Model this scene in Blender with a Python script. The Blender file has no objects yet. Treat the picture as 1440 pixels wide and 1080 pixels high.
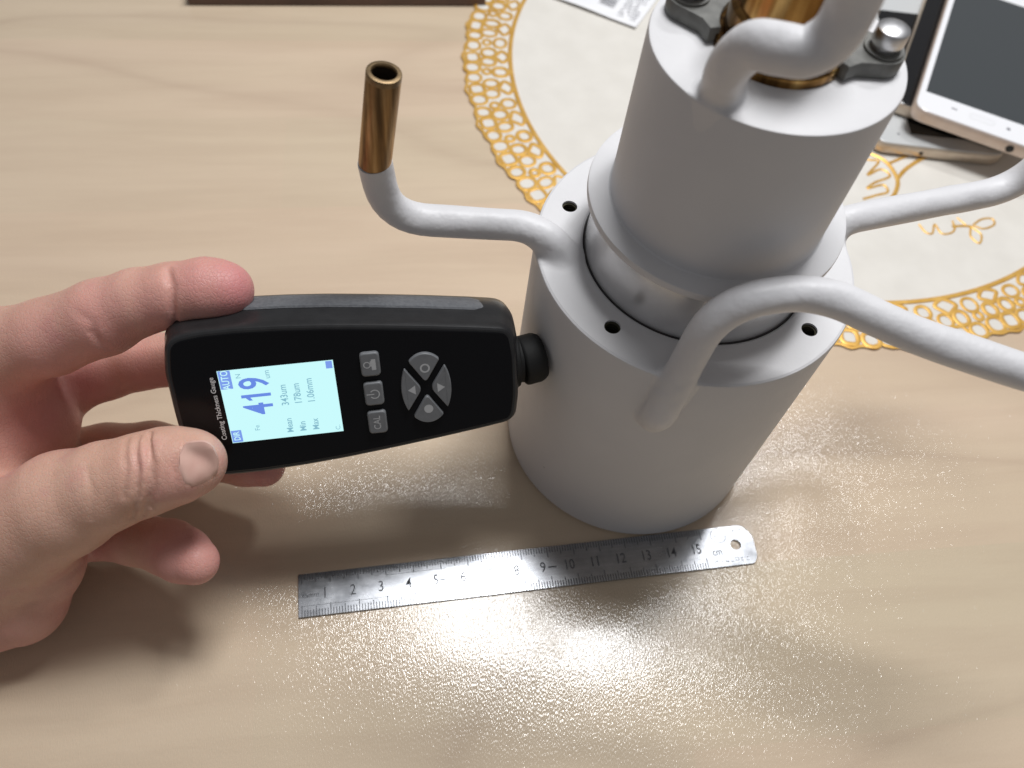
import bpy, bmesh, math, random
import numpy as np
from mathutils import Vector, Matrix
random.seed(7)
SC = bpy.context.scene
COL = SC.collection
MM = 0.001                                   # everything below is written in millimetres
rad = math.radians

# ------------------------------------------------------------------ camera
cam = bpy.data.cameras.new("camera")
cam.sensor_width = 36.0
cam.lens = 1163.8 / 1440 * 36
cam.clip_start = 0.01
cam.clip_end = 20
camo = bpy.data.objects.new("camera", cam)
COL.objects.link(camo)
CR = Matrix([[0.98841, -0.15183, 0.0], [0.12792, 0.83276, -0.53866], [0.08178, 0.53241, 0.84253]])
camo.matrix_world = Matrix.Translation(Vector([-48.43, -174.29, 289.41]) * MM) @ CR.to_4x4()
cam.dof.use_dof = True
cam.dof.focus_distance = 0.245
cam.dof.aperture_fstop = 13.0
SC.camera = camo
# ------------------------------------------------------------------ room light: dim grey room, pendant lamp of two panels over the table
world = bpy.data.worlds.new("World")
SC.world = world
world.use_nodes = True
bg = world.node_tree.nodes["Background"]
bg.inputs[0].default_value = (0.97, 0.97, 1.0, 1)
bg.inputs[1].default_value = 0.175
def lamp(name, x, y, z, sx, sy, watts):
    l = bpy.data.lights.new(name, 'AREA')
    l.shape = 'RECTANGLE'; l.size = sx * MM; l.size_y = sy * MM; l.energy = watts
    l.color = (0.985, 0.99, 1.0)
    o = bpy.data.objects.new(name, l); COL.objects.link(o)
    o.location = (x * MM, y * MM, z * MM)
    return o
lamp("pendant_lamp_panel", 46, 255, 1000, 310, 215, 8.5)
lamp("pendant_lamp_panel", 260, 520, 1000, 140, 100, 2.8)
SC.view_settings.view_transform = 'Standard'
SC.view_settings.look = 'None'
SC.view_settings.exposure = 0.0
SC.view_settings.gamma = 1.0

# ------------------------------------------------------------------ materials
def mat(name, col, rough=0.5, metal=0.0, spec=0.5, coat=0.0, coat_rough=0.05):
    m = bpy.data.materials.new(name); m.use_nodes = True
    b = m.node_tree.nodes["Principled BSDF"]
    b.inputs["Base Color"].default_value = (*col, 1)
    b.inputs["Roughness"].default_value = rough
    b.inputs["Metallic"].default_value = metal
    b.inputs["Specular IOR Level"].default_value = spec
    b.inputs["Coat Weight"].default_value = coat
    b.inputs["Coat Roughness"].default_value = coat_rough
    return m
class N:
    def __init__(s, m):
        s.t = m.node_tree; s.b = s.t.nodes["Principled BSDF"]
    def new(s, typ, **kw):
        n = s.t.nodes.new(typ)
        for k, v in kw.items(): setattr(n, k, v)
        return n
    def link(s, a, b): s.t.links.new(a, b)
    def coords(s, scale=(1, 1, 1), rotz=0.0, loc=(0, 0, 0)):
        g = s.new("ShaderNodeTexCoord"); mp = s.new("ShaderNodeMapping")
        mp.inputs["Scale"].default_value = scale; mp.inputs["Rotation"].default_value = (0, 0, rotz)
        mp.inputs["Location"].default_value = loc
        s.link(g.outputs["Object"], mp.inputs["Vector"]); return mp.outputs["Vector"]
    def noise(s, vec, scale, detail=3, rough=0.5, dist=0.0):
        n = s.new("ShaderNodeTexNoise"); n.inputs["Scale"].default_value = scale
        n.inputs["Detail"].default_value = detail; n.inputs["Roughness"].default_value = rough
        n.inputs["Distortion"].default_value = dist
        s.link(vec, n.inputs["Vector"]); return n.outputs["Fac"]
    def ramp(s, fac, stops):
        r = s.new("ShaderNodeValToRGB"); e = r.color_ramp.elements
        while len(e) < len(stops): e.new(0.5)
        for el, (p, c) in zip(e, stops):
            el.position = p; el.color = (*c, 1) if len(c) == 3 else c
        s.link(fac, r.inputs["Fac"]); return r.outputs["Color"]
    def mix(s, fac, a, b, mode='MIX'):
        n = s.new("ShaderNodeMix", data_type='RGBA', blend_type=mode)
        if isinstance(fac, float): n.inputs[0].default_value = fac
        else: s.link(fac, n.inputs[0])
        for i, v in ((6, a), (7, b)):
            if isinstance(v, tuple): n.inputs[i].default_value = (*v, 1)
            else: s.link(v, n.inputs[i])
        return n.outputs[2]
    def math(s, op, a, b):
        n = s.new("ShaderNodeMath", operation=op)
        for i, v in ((0, a), (1, b)):
            if isinstance(v, (int, float)): n.inputs[i].default_value = v
            else: s.link(v, n.inputs[i])
        return n.outputs[0]
    def bump(s, h, strength, dist_mm, normal=None):
        n = s.new("ShaderNodeBump"); n.inputs["Strength"].default_value = strength
        n.inputs["Distance"].default_value = dist_mm * MM
        s.link(h, n.inputs["Height"])
        if normal is not None: s.link(normal, n.inputs["Normal"])
        return n.outputs["Normal"]
    def set(s, name, sock): s.link(sock, s.b.inputs[name])

def noisy(name, c1, c2, scale, rough, bump=0.0, bscale=None, **kw):
    m = mat(name, c1, rough, **kw); n = N(m); v = n.coords()
    n.set("Base Color", n.ramp(n.noise(v, scale, 4), [(0.35, c1), (0.65, c2)]))
    if bump: n.set("Normal", n.bump(n.noise(v, bscale or scale, 3), 1.0, bump))
    return m

# light wood print under a clear embossed plastic cover
M_TABLE = mat("light_wood_under_clear_cover", (0.6, 0.48, 0.36), 0.13, spec=0.5, coat=0.24, coat_rough=0.08)
n = N(M_TABLE); AZ = rad(13.5)
vg = n.coords((1, 1, 1), -AZ)
sep = n.new("ShaderNodeMapping"); sep.inputs["Scale"].default_value = (0.10, 1.0, 1.0); n.link(vg, sep.inputs["Vector"])
vs = sep.outputs["Vector"]
broad = n.noise(vs, 9, 3, 0.5, 0.3)
streak = n.noise(vs, 75, 6, 0.65, 0.35)
fine = n.noise(vs, 420, 3, 0.6, 0.2)
sep2 = n.new("ShaderNodeMapping"); sep2.inputs["Scale"].default_value = (0.22, 1.0, 1.0); n.link(vg, sep2.inputs["Vector"])
rings = n.noise(sep2.outputs["Vector"], 8, 2, 0.4, 0.4)
saw = n.math('PINGPONG', n.math('MULTIPLY', rings, 11.0), 1.0)
c = n.ramp(broad, [(0.3, (0.50, 0.405, 0.29)), (0.5, (0.575, 0.475, 0.358)), (0.72, (0.53, 0.45, 0.328))])
c = n.mix(n.math('MULTIPLY', n.ramp(streak, [(0.42, (0, 0, 0)), (0.62, (1, 1, 1))]), 0.26), c, (0.43, 0.335, 0.245))
c = n.mix(n.math('MULTIPLY', n.ramp(saw, [(0.0, (1, 1, 1)), (0.16, (0.3, 0.3, 0.3)), (0.4, (0, 0, 0))]), 0.30), c, (0.36, 0.27, 0.20))
c = n.mix(n.math('MULTIPLY', fine, 0.2), c, (0.62, 0.53, 0.42))
br = n.new("ShaderNodeTexBrick"); br.offset = 0.43
br.inputs["Scale"].default_value = 1.0; br.inputs["Mortar Size"].default_value = 0.0
br.inputs["Brick Width"].default_value = 0.33; br.inputs["Row Height"].default_value = 0.062
br.inputs["Color1"].default_value = (1.05, 0.985, 0.965, 1); br.inputs["Color2"].default_value = (0.95, 0.975, 0.93, 1)
n.link(vg, br.inputs["Vector"])
c = n.mix(0.5, c, br.outputs["Color"], 'MULTIPLY')
c = n.mix(1.0, c, (1.12, 1.09, 1.08), 'MULTIPLY')
n.set("Base Color", c)
vd = n.coords((1.0, 0.3, 1.0), rad(-6))
d1 = n.noise(vd, 3200, 0.5, 0.4, 0.0)
vd2 = n.coords((1.0, 0.8, 1.0), rad(30))
d2 = n.noise(vd2, 190, 2, 0.5)
dm = n.ramp(n.noise(vg, 22, 3), [(0.3, (.68,) * 3), (0.65, (1, 1, 1))])
nb = n.bump(n.math('MULTIPLY', d1, dm), 1.0, 0.085)
nb = n.bump(d2, 1.0, 0.015, nb)
n.set("Normal", nb)
n.link(n.bump(d2, 1.0, 0.02, n.bump(d1, 1.0, 0.014)), n.b.inputs["Coat Normal"])

def paint(name, col, rough, amp, spec=0.4):
    m = mat(name, col, rough, spec=spec); n = N(m); v = n.coords()
    w1 = n.noise(v, 140, 3); w2 = n.noise(v, 900, 2)
    n.set("Normal", n.bump(w2, 1.0, 0.03, n.bump(w1, 1.0, amp)))
    vo = n.new("ShaderNodeTexVoronoi"); vo.inputs["Scale"].default_value = 95; n.link(v, vo.inputs["Vector"])
    sx = n.new("ShaderNodeSeparateColor"); n.link(vo.outputs["Color"], sx.inputs[0])
    dot = n.math('LESS_THAN', vo.outputs["Distance"], n.math('MULTIPLY', n.math('SUBTRACT', sx.outputs[0], 0.72), 0.16))
    base = n.ramp(n.noise(v, 45, 4), [(0.3, tuple(x * 0.955 for x in col)), (0.7, col)])
    n.set("Base Color", n.mix(dot, base, (0.16, 0.15, 0.15)))
    n.set("Roughness", n.ramp(n.noise(v, 60, 3), [(0.3, (rough - .06,) * 3), (0.7, (rough + .06,) * 3)]))
    return m
M_WHITE = paint("white_coating", (0.675, 0.67, 0.68), 0.52, 0.12)
M_PIPE = paint("white_coating_on_pipe", (0.68, 0.675, 0.69), 0.45, 0.5)
M_COLLAR = noisy("turned_bare_metal", (0.76, 0.76, 0.77), (0.64, 0.64, 0.65), 90, 0.24, 0.06, 130, metal=0.5)
M_SEAM = mat("dark_seam", (0.05, 0.045, 0.045), 0.6)
M_BRASS = noisy("aged_brass", (0.40, 0.21, 0.085), (0.22, 0.115, 0.05), 130, 0.42, 0.06, 500, metal=1.0)
n = N(M_BRASS); v = n.coords((1, 1, 0.06)); n.set("Base Color", n.ramp(n.noise(v, 420, 4), [(0.32, (0.13, 0.078, 0.038)), (0.5, (0.33, 0.20, 0.09)), (0.7, (0.60, 0.40, 0.20))]))
M_BRASSRIM = noisy("worn_brass_end", (0.20, 0.14, 0.08), (0.32, 0.23, 0.13), 500, 0.45, metal=1.0)
M_BRASSIN = mat("dull_brass_inside", (0.06, 0.045, 0.03), 0.7, 0.6)
M_GOLDBRASS = noisy("polished_brass", (0.70, 0.44, 0.16), (0.42, 0.24, 0.08), 90, 0.2, 0.08, 160, metal=1.0)
n = N(M_GOLDBRASS); v = n.coords((1, 1, 0.1)); n.set("Base Color", n.ramp(n.noise(v, 190, 3), [(0.36, (0.07, 0.035, 0.012)), (0.5, (0.30, 0.16, 0.05)), (0.66, (0.62, 0.40, 0.15))]))
M_HOLE = mat("threaded_brass_hole", (0.05, 0.045, 0.025), 0.6, 0.5)
M_CLAMP = noisy("dark_grey_clamp", (0.12, 0.12, 0.112), (0.17, 0.17, 0.158), 300, 0.5, 0.04, 700, spec=0.5)
M_STEEL = noisy("zinc_steel", (0.66, 0.66, 0.67), (0.5, 0.5, 0.51), 300, 0.36, 0.03, 500, metal=1.0)
M_RULER = mat("brushed_steel", (0.56, 0.57, 0.59), 0.3, 1.0); n = N(M_RULER)
v = n.coords((0.05, 1, 1)); v0 = n.coords()
n.set("Base Color", n.mix(n.ramp(n.noise(v0, 85, 5, 0.65), [(0.4, (0, 0, 0)), (0.75, (1, 1, 1))]), n.ramp(n.noise(v, 900, 3), [(0.3, (0.33, 0.34, 0.36)), (0.7, (0.42, 0.43, 0.45))]), (0.25, 0.26, 0.28)))
n.set("Roughness", n.ramp(n.noise(v0, 140, 5, 0.7), [(0.35, (0.20,) * 3), (0.7, (0.29,) * 3)]))
n.set("Normal", n.bump(n.noise(v0, 500, 3), 1.0, 0.006))
M_INK = mat("etched_dark_marks", (0.075, 0.08, 0.09), 0.55)
M_BODY = noisy("black_soft_plastic", (0.016, 0.016, 0.017), (0.02, 0.02, 0.021), 300, 0.29, 0.03, 1600, spec=0.5)
M_PANEL = mat("black_matt_face_panel", (0.004, 0.004, 0.005), 0.25, spec=0.2)
M_GRIP = noisy("grey_rubber_grip", (0.10, 0.105, 0.115), (0.13, 0.135, 0.145), 900, 0.55, 0.12, 1500)
M_RUBBER = mat("black_rubber", (0.009, 0.009, 0.009), 0.68, spec=0.35)
M_BUTTON = noisy("grey_rubber_key", (0.14, 0.146, 0.155), (0.155, 0.161, 0.17), 600, 0.45, 0.02, 1500)
M_ICON = mat("pale_grey_print", (0.42, 0.43, 0.44), 0.6)
M_WPRINT = mat("white_print", (0.75, 0.75, 0.75), 0.6)
def glow(name, col, st):
    m = mat(name, (0.02, 0.02, 0.02), 0.25, spec=0.3)
    b = m.node_tree.nodes["Principled BSDF"]
    b.inputs["Emission Color"].default_value = (*col, 1); b.inputs["Emission Strength"].default_value = st
    return m
M_LCD = glow("lit_cyan_screen", (0.60, 0.98, 1.0), 0.97)
M_LCDINK = glow("blue_screen_digit", (0.14, 0.26, 0.80), 0.95)
M_LCDBOX = glow("blue_screen_box", (0.20, 0.34, 0.86), 0.95)
M_LCDFAINT = glow("faint_screen_text", (0.24, 0.50, 0.62), 0.95)
M_MAT = noisy("white_vinyl", (0.68, 0.65, 0.595), (0.72, 0.69, 0.635), 60, 0.5, spec=0.25)
M_GOLD = noisy("gold_foil", (0.66, 0.37, 0.075), (0.78, 0.47, 0.12), 150, 0.42, 0.08, 300, metal=0.45)
M_PHONEW = mat("white_glass", (0.82, 0.82, 0.84), 0.16, spec=0.5)
M_SCREEN = mat("dark_phone_screen", (0.045, 0.052, 0.056), 0.10, spec=1.0, coat=1.0, coat_rough=0.03)
M_SCREENB = mat("black_phone_screen", (0.008, 0.008, 0.009), 0.08, spec=0.6)
M_ROSE = noisy("rose_gold_aluminium", (0.62, 0.50, 0.42), (0.66, 0.54, 0.46), 200, 0.4, metal=0.5)
M_CHAMP = noisy("champagne_aluminium", (0.60, 0.50, 0.40), (0.66, 0.56, 0.45), 200, 0.38, metal=0.6)
M_SILVER = mat("silver_face", (0.55, 0.56, 0.56), 0.3)
M_BLACK = mat("black_port", (0.008, 0.008, 0.008), 0.6)
M_GREYPRINT = mat("grey_print", (0.22, 0.22, 0.24), 0.5)
M_PAPER = noisy("white_paper", (0.80, 0.80, 0.82), (0.84, 0.84, 0.85), 80, 0.7)
M_DARKWOOD = noisy("dark_reddish_wood", (0.13, 0.072, 0.05), (0.08, 0.045, 0.033), 25, 0.45)

# ------------------------------------------------------------------ mesh helpers
def obj(name, verts, faces, m, parent=None, smooth=True, sharp=35):
    me = bpy.data.meshes.new(name)
    me.from_pydata([tuple(x * MM for x in v) for v in verts], [], [list(f) for f in faces])
    bm = bmesh.new(); bm.from_mesh(me)
    bmesh.ops.recalc_face_normals(bm, faces=bm.faces)
    bm.to_mesh(me); bm.free()
    return finish(name, me, m, parent, smooth, sharp)
def finish(name, me, m, parent=None, smooth=True, sharp=35):
    if m is not None: me.materials.append(m)
    if smooth:
        for p in me.polygons: p.use_smooth = True
        if sharp: me.set_sharp_from_angle(angle=rad(sharp))
        for p in me.polygons:
            if len(p.vertices) > 6: p.use_smooth = False      # flat caps stay flat
    o = bpy.data.objects.new(name, me); COL.objects.link(o)
    if parent is not None: o.parent = parent
    return o
def thing(name, label, cat, loc=(0, 0, 0), rot=None, group=None):
    o = bpy.data.objects.new(name, None); COL.objects.link(o)
    o.empty_display_size = 0.01
    M = Matrix.Translation(Vector(loc) * MM)
    if rot is not None: M = M @ rot.to_4x4()
    o.matrix_world = M
    o['label'] = label; o['category'] = cat
    if group: o['group'] = group
    return o
def tag(o, label, cat, group=None):
    o['label'] = label; o['category'] = cat
    if group: o['group'] = group
    return o
def join(*parts):
    V, Fc = [], []
    for v, f in parts:
        k = len(V); V += list(v); Fc += [tuple(i + k for i in q) for q in f]
    return V, Fc
def xf(part, M):
    return [tuple(M @ Vector(v)) for v in part[0]], part[1]
def lathe(prof, n=96, closed=False, caps=True):
    V, Fc = [], []
    for r, z in prof:
        for i in range(n):
            a = 2 * math.pi * i / n; V.append((r * math.cos(a), r * math.sin(a), z))
    m = len(prof)
    for j in range(m if closed else m - 1):
        j2 = (j + 1) % m
        for i in range(n):
            i2 = (i + 1) % n; Fc.append((j * n + i, j * n + i2, j2 * n + i2, j2 * n + i))
    if not closed and caps:
        if prof[0][0] > 1e-6: Fc.append(tuple(range(n))[::-1])
        if prof[-1][0] > 1e-6: Fc.append(tuple((m - 1) * n + i for i in range(n)))
    return V, Fc
def spline(pts, per=8):
    P = [np.array(p, float) for p in pts]; out = []
    P = [2 * P[0] - P[1]] + P + [2 * P[-1] - P[-2]]
    for i in range(1, len(P) - 2):
        a, b, c, d = P[i - 1:i + 3]
        for k in range(per):
            t = k / per
            out.append(0.5 * (2 * b + (c - a) * t + (2 * a - 5 * b + 4 * c - d) * t * t + (3 * b - a - 3 * c + d) * t ** 3))
    out.append(P[-2]); return out
def fillet(pts, r, per=10):
    """polyline with rounded corners (r per inner point), evenly cut straights"""
    P = [np.array(p, float) for p in pts]; out = [P[0]]
    for i in range(1, len(P) - 1):
        a, b, c = P[i - 1:i + 2]; ri = r[i - 1]
        u = (a - b) / np.linalg.norm(a - b); w = (c - b) / np.linalg.norm(c - b)
        s, e = b + u * ri, b + w * ri
        for k in range(per + 1):
            t = k / per; out.append((1 - t) ** 2 * s + 2 * t * (1 - t) * b + t * t * e)
    out.append(P[-1]); res = [out[0]]
    for q in out[1:]:
        d = np.linalg.norm(q - res[-1]); k = max(1, int(d / 2.5))
        p0 = res[-1]
        for j in range(1, k + 1): res.append(p0 + (q - p0) * j / k)
    return res
def tube(path, rads, n=28, inner=None, caps=True, wob=0.0, flat=1.0, seed=0):
    rng = random.Random(seed)
    P = [np.array(p, float) for p in path]; m = len(P)
    if not hasattr(rads, '__len__'): rads = [rads] * m
    T = [P[min(i + 1, m - 1)] - P[max(i - 1, 0)] for i in range(m)]
    T = [t / (np.linalg.norm(t) + 1e-12) for t in T]
    up = np.array([0, 0, 1.0]) if abs(T[0][2]) < 0.9 else np.array([1.0, 0, 0])
    nrm = np.cross(np.cross(T[0], up), T[0]); nrm /= np.linalg.norm(nrm)
    V, Fc = [], []
    for i in range(m):
        nrm = nrm - T[i] * np.dot(nrm, T[i]); nrm /= np.linalg.norm(nrm); b = np.cross(T[i], nrm)
        for k in range(n):
            a = 2 * math.pi * k / n
            rr = rads[i] * (1 + wob * (math.sin(3 * a + i * .31 + seed) * math.sin(i * .23 + seed * 2) + .6 * math.sin(2 * a - i * .47)))
            V.append(tuple(P[i] + rr * (nrm * math.cos(a) * flat + b * math.sin(a))))
    for i in range(m - 1):
        for k in range(n):
            k2 = (k + 1) % n; Fc.append((i * n + k, i * n + k2, (i + 1) * n + k2, (i + 1) * n + k))
    if caps:
        Fc.append(tuple(range(n))[::-1]); Fc.append(tuple((m - 1) * n + k for k in range(n)))
    return V, Fc
def cyl_mesh(r, z0, z1, n=48): return lathe([(r, z0), (r, z1)], n)
def disc_bev(r, z0, z1, b=0.3, n=48):
    return lathe([(r - b, z0), (r - b * .3, z0 + b * .3), (r, z0 + b), (r, z1 - b), (r - b * .3, z1 - b * .3), (r - b, z1)], n)
def round_poly(pts, r, per=5):
    """closed 2D polygon, corners rounded by r (list or number)"""
    out = []; m = len(pts)
    for i in range(m):
        a, b, c = (np.array(pts[j % m], float) for j in (i - 1, i, i + 1))
        ri = r[i] if hasattr(r, '__len__') else r
        la, lc = np.linalg.norm(a - b), np.linalg.norm(c - b)
        ri = min(ri, la * .48, lc * .48)
        if ri < 1e-6: out.append(tuple(b)); continue
        s, e = b + (a - b) / la * ri, b + (c - b) / lc * ri
        for k in range(per + 1):
            t = k / per; out.append(tuple((1 - t) ** 2 * s + 2 * t * (1 - t) * b + t * t * e))
    return out
def inset2d(pts, d):
    m = len(pts); A = np.array(pts); area = 0.5 * np.sum(A[:, 0] * np.roll(A[:, 1], -1) - np.roll(A[:, 0], -1) * A[:, 1])
    sg = 1 if area > 0 else -1; out = []
    for i in range(m):
        e = A[(i + 1) % m] - A[i - 1]; L = np.linalg.norm(e) + 1e-12
        nin = np.array([-e[1], e[0]]) / L * sg
        out.append(tuple(A[i] + nin * d))
    return out
def loft(outline, rings, capb=True, capt=True):
    """rings: list of (inset, z)"""
    V, Fc = [], []; m = len(outline)
    for d, z in rings:
        for x, y in (inset2d(outline, d) if d else outline): V.append((x, y, z))
    for j in range(len(rings) - 1):
        for i in range(m):
            i2 = (i + 1) % m; Fc.append((j * m + i, j * m + i2, (j + 1) * m + i2, (j + 1) * m + i))
    if capb: Fc.append(tuple(range(m))[::-1])
    if capt: Fc.append(tuple((len(rings) - 1) * m + i for i in range(m)))
    return V, Fc
def plate(outline, z0, z1, b=0.2):
    return loft(outline, [(b, z0), (0, z0 + b), (0, z1 - b), (b * .3, z1 - b * .3), (b, z1)])
def flat4(x0, y0, x1, y1, z): return [(x0, y0, z), (x1, y0, z), (x1, y1, z), (x0, y1, z)], [(0, 1, 2, 3)]
def rect(x0, y0, x1, y1): return [(x0, y0), (x1, y0), (x1, y1), (x0, y1)]
def text_mesh(body, size, bold=0.0, xs=1.0, align='CENTER', res=3):
    cu = bpy.data.curves.new("t", 'FONT'); cu.body = body; cu.size = size; cu.align_x = align; cu.align_y = 'CENTER'
    cu.offset = bold; cu.resolution_u = res
    o = bpy.data.objects.new("t", cu); COL.objects.link(o)
    dg = bpy.context.evaluated_depsgraph_get(); dg.update()
    me = bpy.data.meshes.new_from_object(o.evaluated_get(dg))
    V = [(v.co.x * xs, v.co.y, 0) for v in me.vertices]; Fc = [tuple(p.vertices) for p in me.polygons]
    bpy.data.objects.remove(o); bpy.data.curves.remove(cu); bpy.data.meshes.remove(me)
    return V, Fc
def boolean(o, cutters):
    for cobj in cutters:
        md = o.modifiers.new("cut", 'BOOLEAN'); md.operation = 'DIFFERENCE'; md.object = cobj; md.solver = 'EXACT'
    dg = bpy.context.evaluated_depsgraph_get(); dg.update()
    me = bpy.data.meshes.new_from_object(o.evaluated_get(dg))
    o.modifiers.clear(); old = o.data; o.data = me
    for cobj in cutters:
        d = cobj.data; bpy.data.objects.remove(cobj); bpy.data.meshes.remove(d)
    bpy.data.meshes.remove(old)
    for p in me.polygons: p.use_smooth = True
    me.set_sharp_from_angle(angle=rad(35))
    for p in me.polygons:
        if abs(p.normal.z) > .999: p.use_smooth = False
    return o

def surface_nets(field, lo_, VOX):
    """closed quad surface of field < 0 sampled on a regular grid"""
    ins = field < 0
    c_ = [ins[:-1, :-1, :-1], ins[1:, :-1, :-1], ins[:-1, 1:, :-1], ins[1:, 1:, :-1], ins[:-1, :-1, 1:], ins[1:, :-1, 1:], ins[:-1, 1:, 1:], ins[1:, 1:, 1:]]
    sm = sum(x.astype(np.int8) for x in c_)
    act = (sm > 0) & (sm < 8)
    I, J, K = np.nonzero(act); nv = len(I)
    idx = np.full(act.shape, -1, np.int32); idx[I, J, K] = np.arange(nv)
    off = [(0, 0, 0), (1, 0, 0), (0, 1, 0), (1, 1, 0), (0, 0, 1), (1, 0, 1), (0, 1, 1), (1, 1, 1)]
    val = [field[I + o[0], J + o[1], K + o[2]] for o in off]
    acc = np.zeros((nv, 3)); cnt = np.zeros(nv)
    for a in range(8):
        for b in range(a + 1, 8):
            df = [off[b][i] - off[a][i] for i in range(3)]
            if sum(map(abs, df)) != 1: continue
            cr = (val[a] < 0) != (val[b] < 0)
            t = np.where(cr, val[a] / np.where(cr, val[a] - val[b], 1), 0)
            for i in range(3): acc[:, i] += np.where(cr, off[a][i] + t * df[i], 0)
            cnt += cr
    pos = lo_ + (np.stack([I, J, K], 1) + acc / cnt[:, None]) * VOX
    quads = []
    def put(q, inside_after):
        q[~inside_after] = q[~inside_after][:, ::-1]; quads.append(q)
    i, j, k = np.nonzero(ins[:-1, 1:-1, 1:-1] != ins[1:, 1:-1, 1:-1]); j = j + 1; k = k + 1
    put(np.stack([idx[i, j - 1, k - 1], idx[i, j, k - 1], idx[i, j, k], idx[i, j - 1, k]], 1), ins[i, j, k])
    i, j, k = np.nonzero(ins[1:-1, :-1, 1:-1] != ins[1:-1, 1:, 1:-1]); i = i + 1; k = k + 1
    put(np.stack([idx[i - 1, j, k - 1], idx[i - 1, j, k], idx[i, j, k], idx[i, j, k - 1]], 1), ins[i, j, k])
    i, j, k = np.nonzero(ins[1:-1, 1:-1, :-1] != ins[1:-1, 1:-1, 1:]); i = i + 1; j = j + 1
    put(np.stack([idx[i - 1, j - 1, k], idx[i, j - 1, k], idx[i, j, k], idx[i - 1, j, k]], 1), ins[i, j, k])
    return pos, np.concatenate(quads)

# ------------------------------------------------------------------ the table
t = obj("table_top", *plate(round_poly(rect(-900, -420, 900, 900), 30), -28, 0.0, 1.5), M_TABLE, None, True)
t.name = "table"
t['kind'] = 'structure'

# ------------------------------------------------------------------ two-tier white coated cylinder
R1, H1, RS, RF, HF, TF, R2, H2 = 48.34, 105.9, 33.9, 36.2, 128.3, 2.7, 30.0, 176.1
cyl = thing("coated_cylinder", "two-tier white coated metal cylinder with bent pipes, behind the steel ruler", "metal cylinder")
RH = 40.5; HOLES = (165.4, -124.9, -35.4, 55)
base = obj("lower_body", *lathe([(R1 - 1.2, 0.3), (R1, 1.6), (R1, H1 - 1.0), (R1 - .25, H1 - .3), (R1 - 0.9, H1), (RS + .9, H1), (RS + .3, H1 - .4), (RS, H1 - 1.6), (RS, H1 - 14), (0, H1 - 14)], 160)
           , M_WHITE, cyl)
cuts = []
for a in HOLES:
    x, y = RH * math.cos(rad(a)), RH * math.sin(rad(a))
    cuts.append(obj("cut", *xf(cyl_mesh(2.35, H1 - 9, H1 + 3, 40), Matrix.Translation((x, y, 0))), None, cyl))
boolean(base, cuts)
for a in HOLES:
    x, y = RH * math.cos(rad(a)), RH * math.sin(rad(a))
    lin = lathe([(2.34, H1 - 0.7), (2.34, H1 - 0.9)] + [q for k in range(6) for q in ((1.95, H1 - 1.1 - k * 1.1), (2.25, H1 - 1.65 - k * 1.1))] + [(1.9, H1 - 8), (0.01, H1 - 8)], 32, False, False)
    obj("bolt_hole", *xf(lin, Matrix.Translation((x, y, 0))), M_HOLE, base, True, 20)
obj("seam_ring", *lathe([(RS - 1.2, H1 - 3), (RS - .02, H1 - 3), (RS - .02, H1 - 0.35), (RS - 1.2, H1 - .35)], 128, True), M_SEAM, cyl)
obj("collar", *lathe([(RS - .42, H1 - 4), (RS - .42, H1 + 1.5), (RS - .6, H1 + 8), (RS - .6, HF - TF - .02)], 128), M_COLLAR, cyl)
obj("flange", *lathe([(RF - .5, HF - TF), (RF - .1, HF - TF + .2), (RF, HF - TF + .6), (RF, HF - .6), (RF - .1, HF - .2), (RF - .6, HF), (R2 - 1, HF)], 144), M_WHITE, cyl)
obj("upper_body", *lathe([(R2 + .5, HF - .01), (R2 + .1, HF + .35), (R2, HF + .9), (R2, H2 - .9), (R2 - .2, H2 - .25), (R2 - .9, H2), (0.01, H2)], 144), M_WHITE, cyl)
PR = 4.6
def pipe(path, flare=True, seed=1, r0=PR, wob=0.02, amt=.0):
    n = len(path); rr = []
    acc = 0
    for i, q in enumerate(path):
        if i: acc += np.linalg.norm(np.array(q) - np.array(path[i - 1]))
        rr.append(r0 * (1 + (amt * max(0, 1 - acc / 11.0) ** 2 if flare else 0)))
    return tube(path, rr, 32, wob=wob, seed=seed)
# left pipe with the bare brass end
LA = [(-37.5, -9.5, 99), (-41.5, -8.5, 109.2), (-51.5, -5.6, 111.2), (-90.8, -12.0, 112.5), (-93.2, -12.1, 133.2)]
LPATH = fillet(LA, [5, 5, 13], 8)
lp = obj("pipe", *pipe(LPATH, True, 2, wob=0.028), M_PIPE, cyl)
LE = np.array(LA[-1]); LT = np.array((-89.7, -10.6, 160.8)); dv = (LT - LE) / np.linalg.norm(LT - LE)
def tube_ring(p0, p1, ro, ri, n=40):
    d = Vector(p1) - Vector(p0); L = d.length; M = Matrix.Translation(Vector(p0)) @ d.to_track_quat('Z', 'Y').to_matrix().to_4x4()
    prof = [(ro - .25, 0), (ro, .25), (ro, L - .3), (ro - .1, L - .08), (ro - .3, L), (ri + .3, L), (ri + .05, L - .2), (ri, L - .5), (ri, 0)]
    return xf(lathe(prof, n, True), M), M, L
(bt, BM, BL) = tube_ring(LE - dv * .6, LT, 4.35, 3.0)
br_ = obj("brass_end", *bt, M_BRASS, lp)
obj("brass_rim", *xf(lathe([(4.36, BL - 1.6), (4.36, BL - .3), (4.26, BL - .02), (4.0, BL + .08), (3.25, BL + .08), (3.0, BL - .3), (2.95, BL - .8)], 40, False, False), BM), M_BRASSRIM, lp)
obj("brass_bore", *xf(lathe([(2.93, BL - .9), (2.9, 2), (0.01, 2)], 32, False, False), BM), M_BRASSIN, lp)
# right pipe, opposite the left one
RA = [(33.8, 13.8, 103.5), (46.2, 19.4, 109.0), (84.2, 37.5, 108.0), (105, 45, 110), (109, 47.5, 160)]
RPATH = fillet(RA, [5, 7, 14], 12)
obj("pipe", *pipe(RPATH, True, 5), M_PIPE, cyl)
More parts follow.
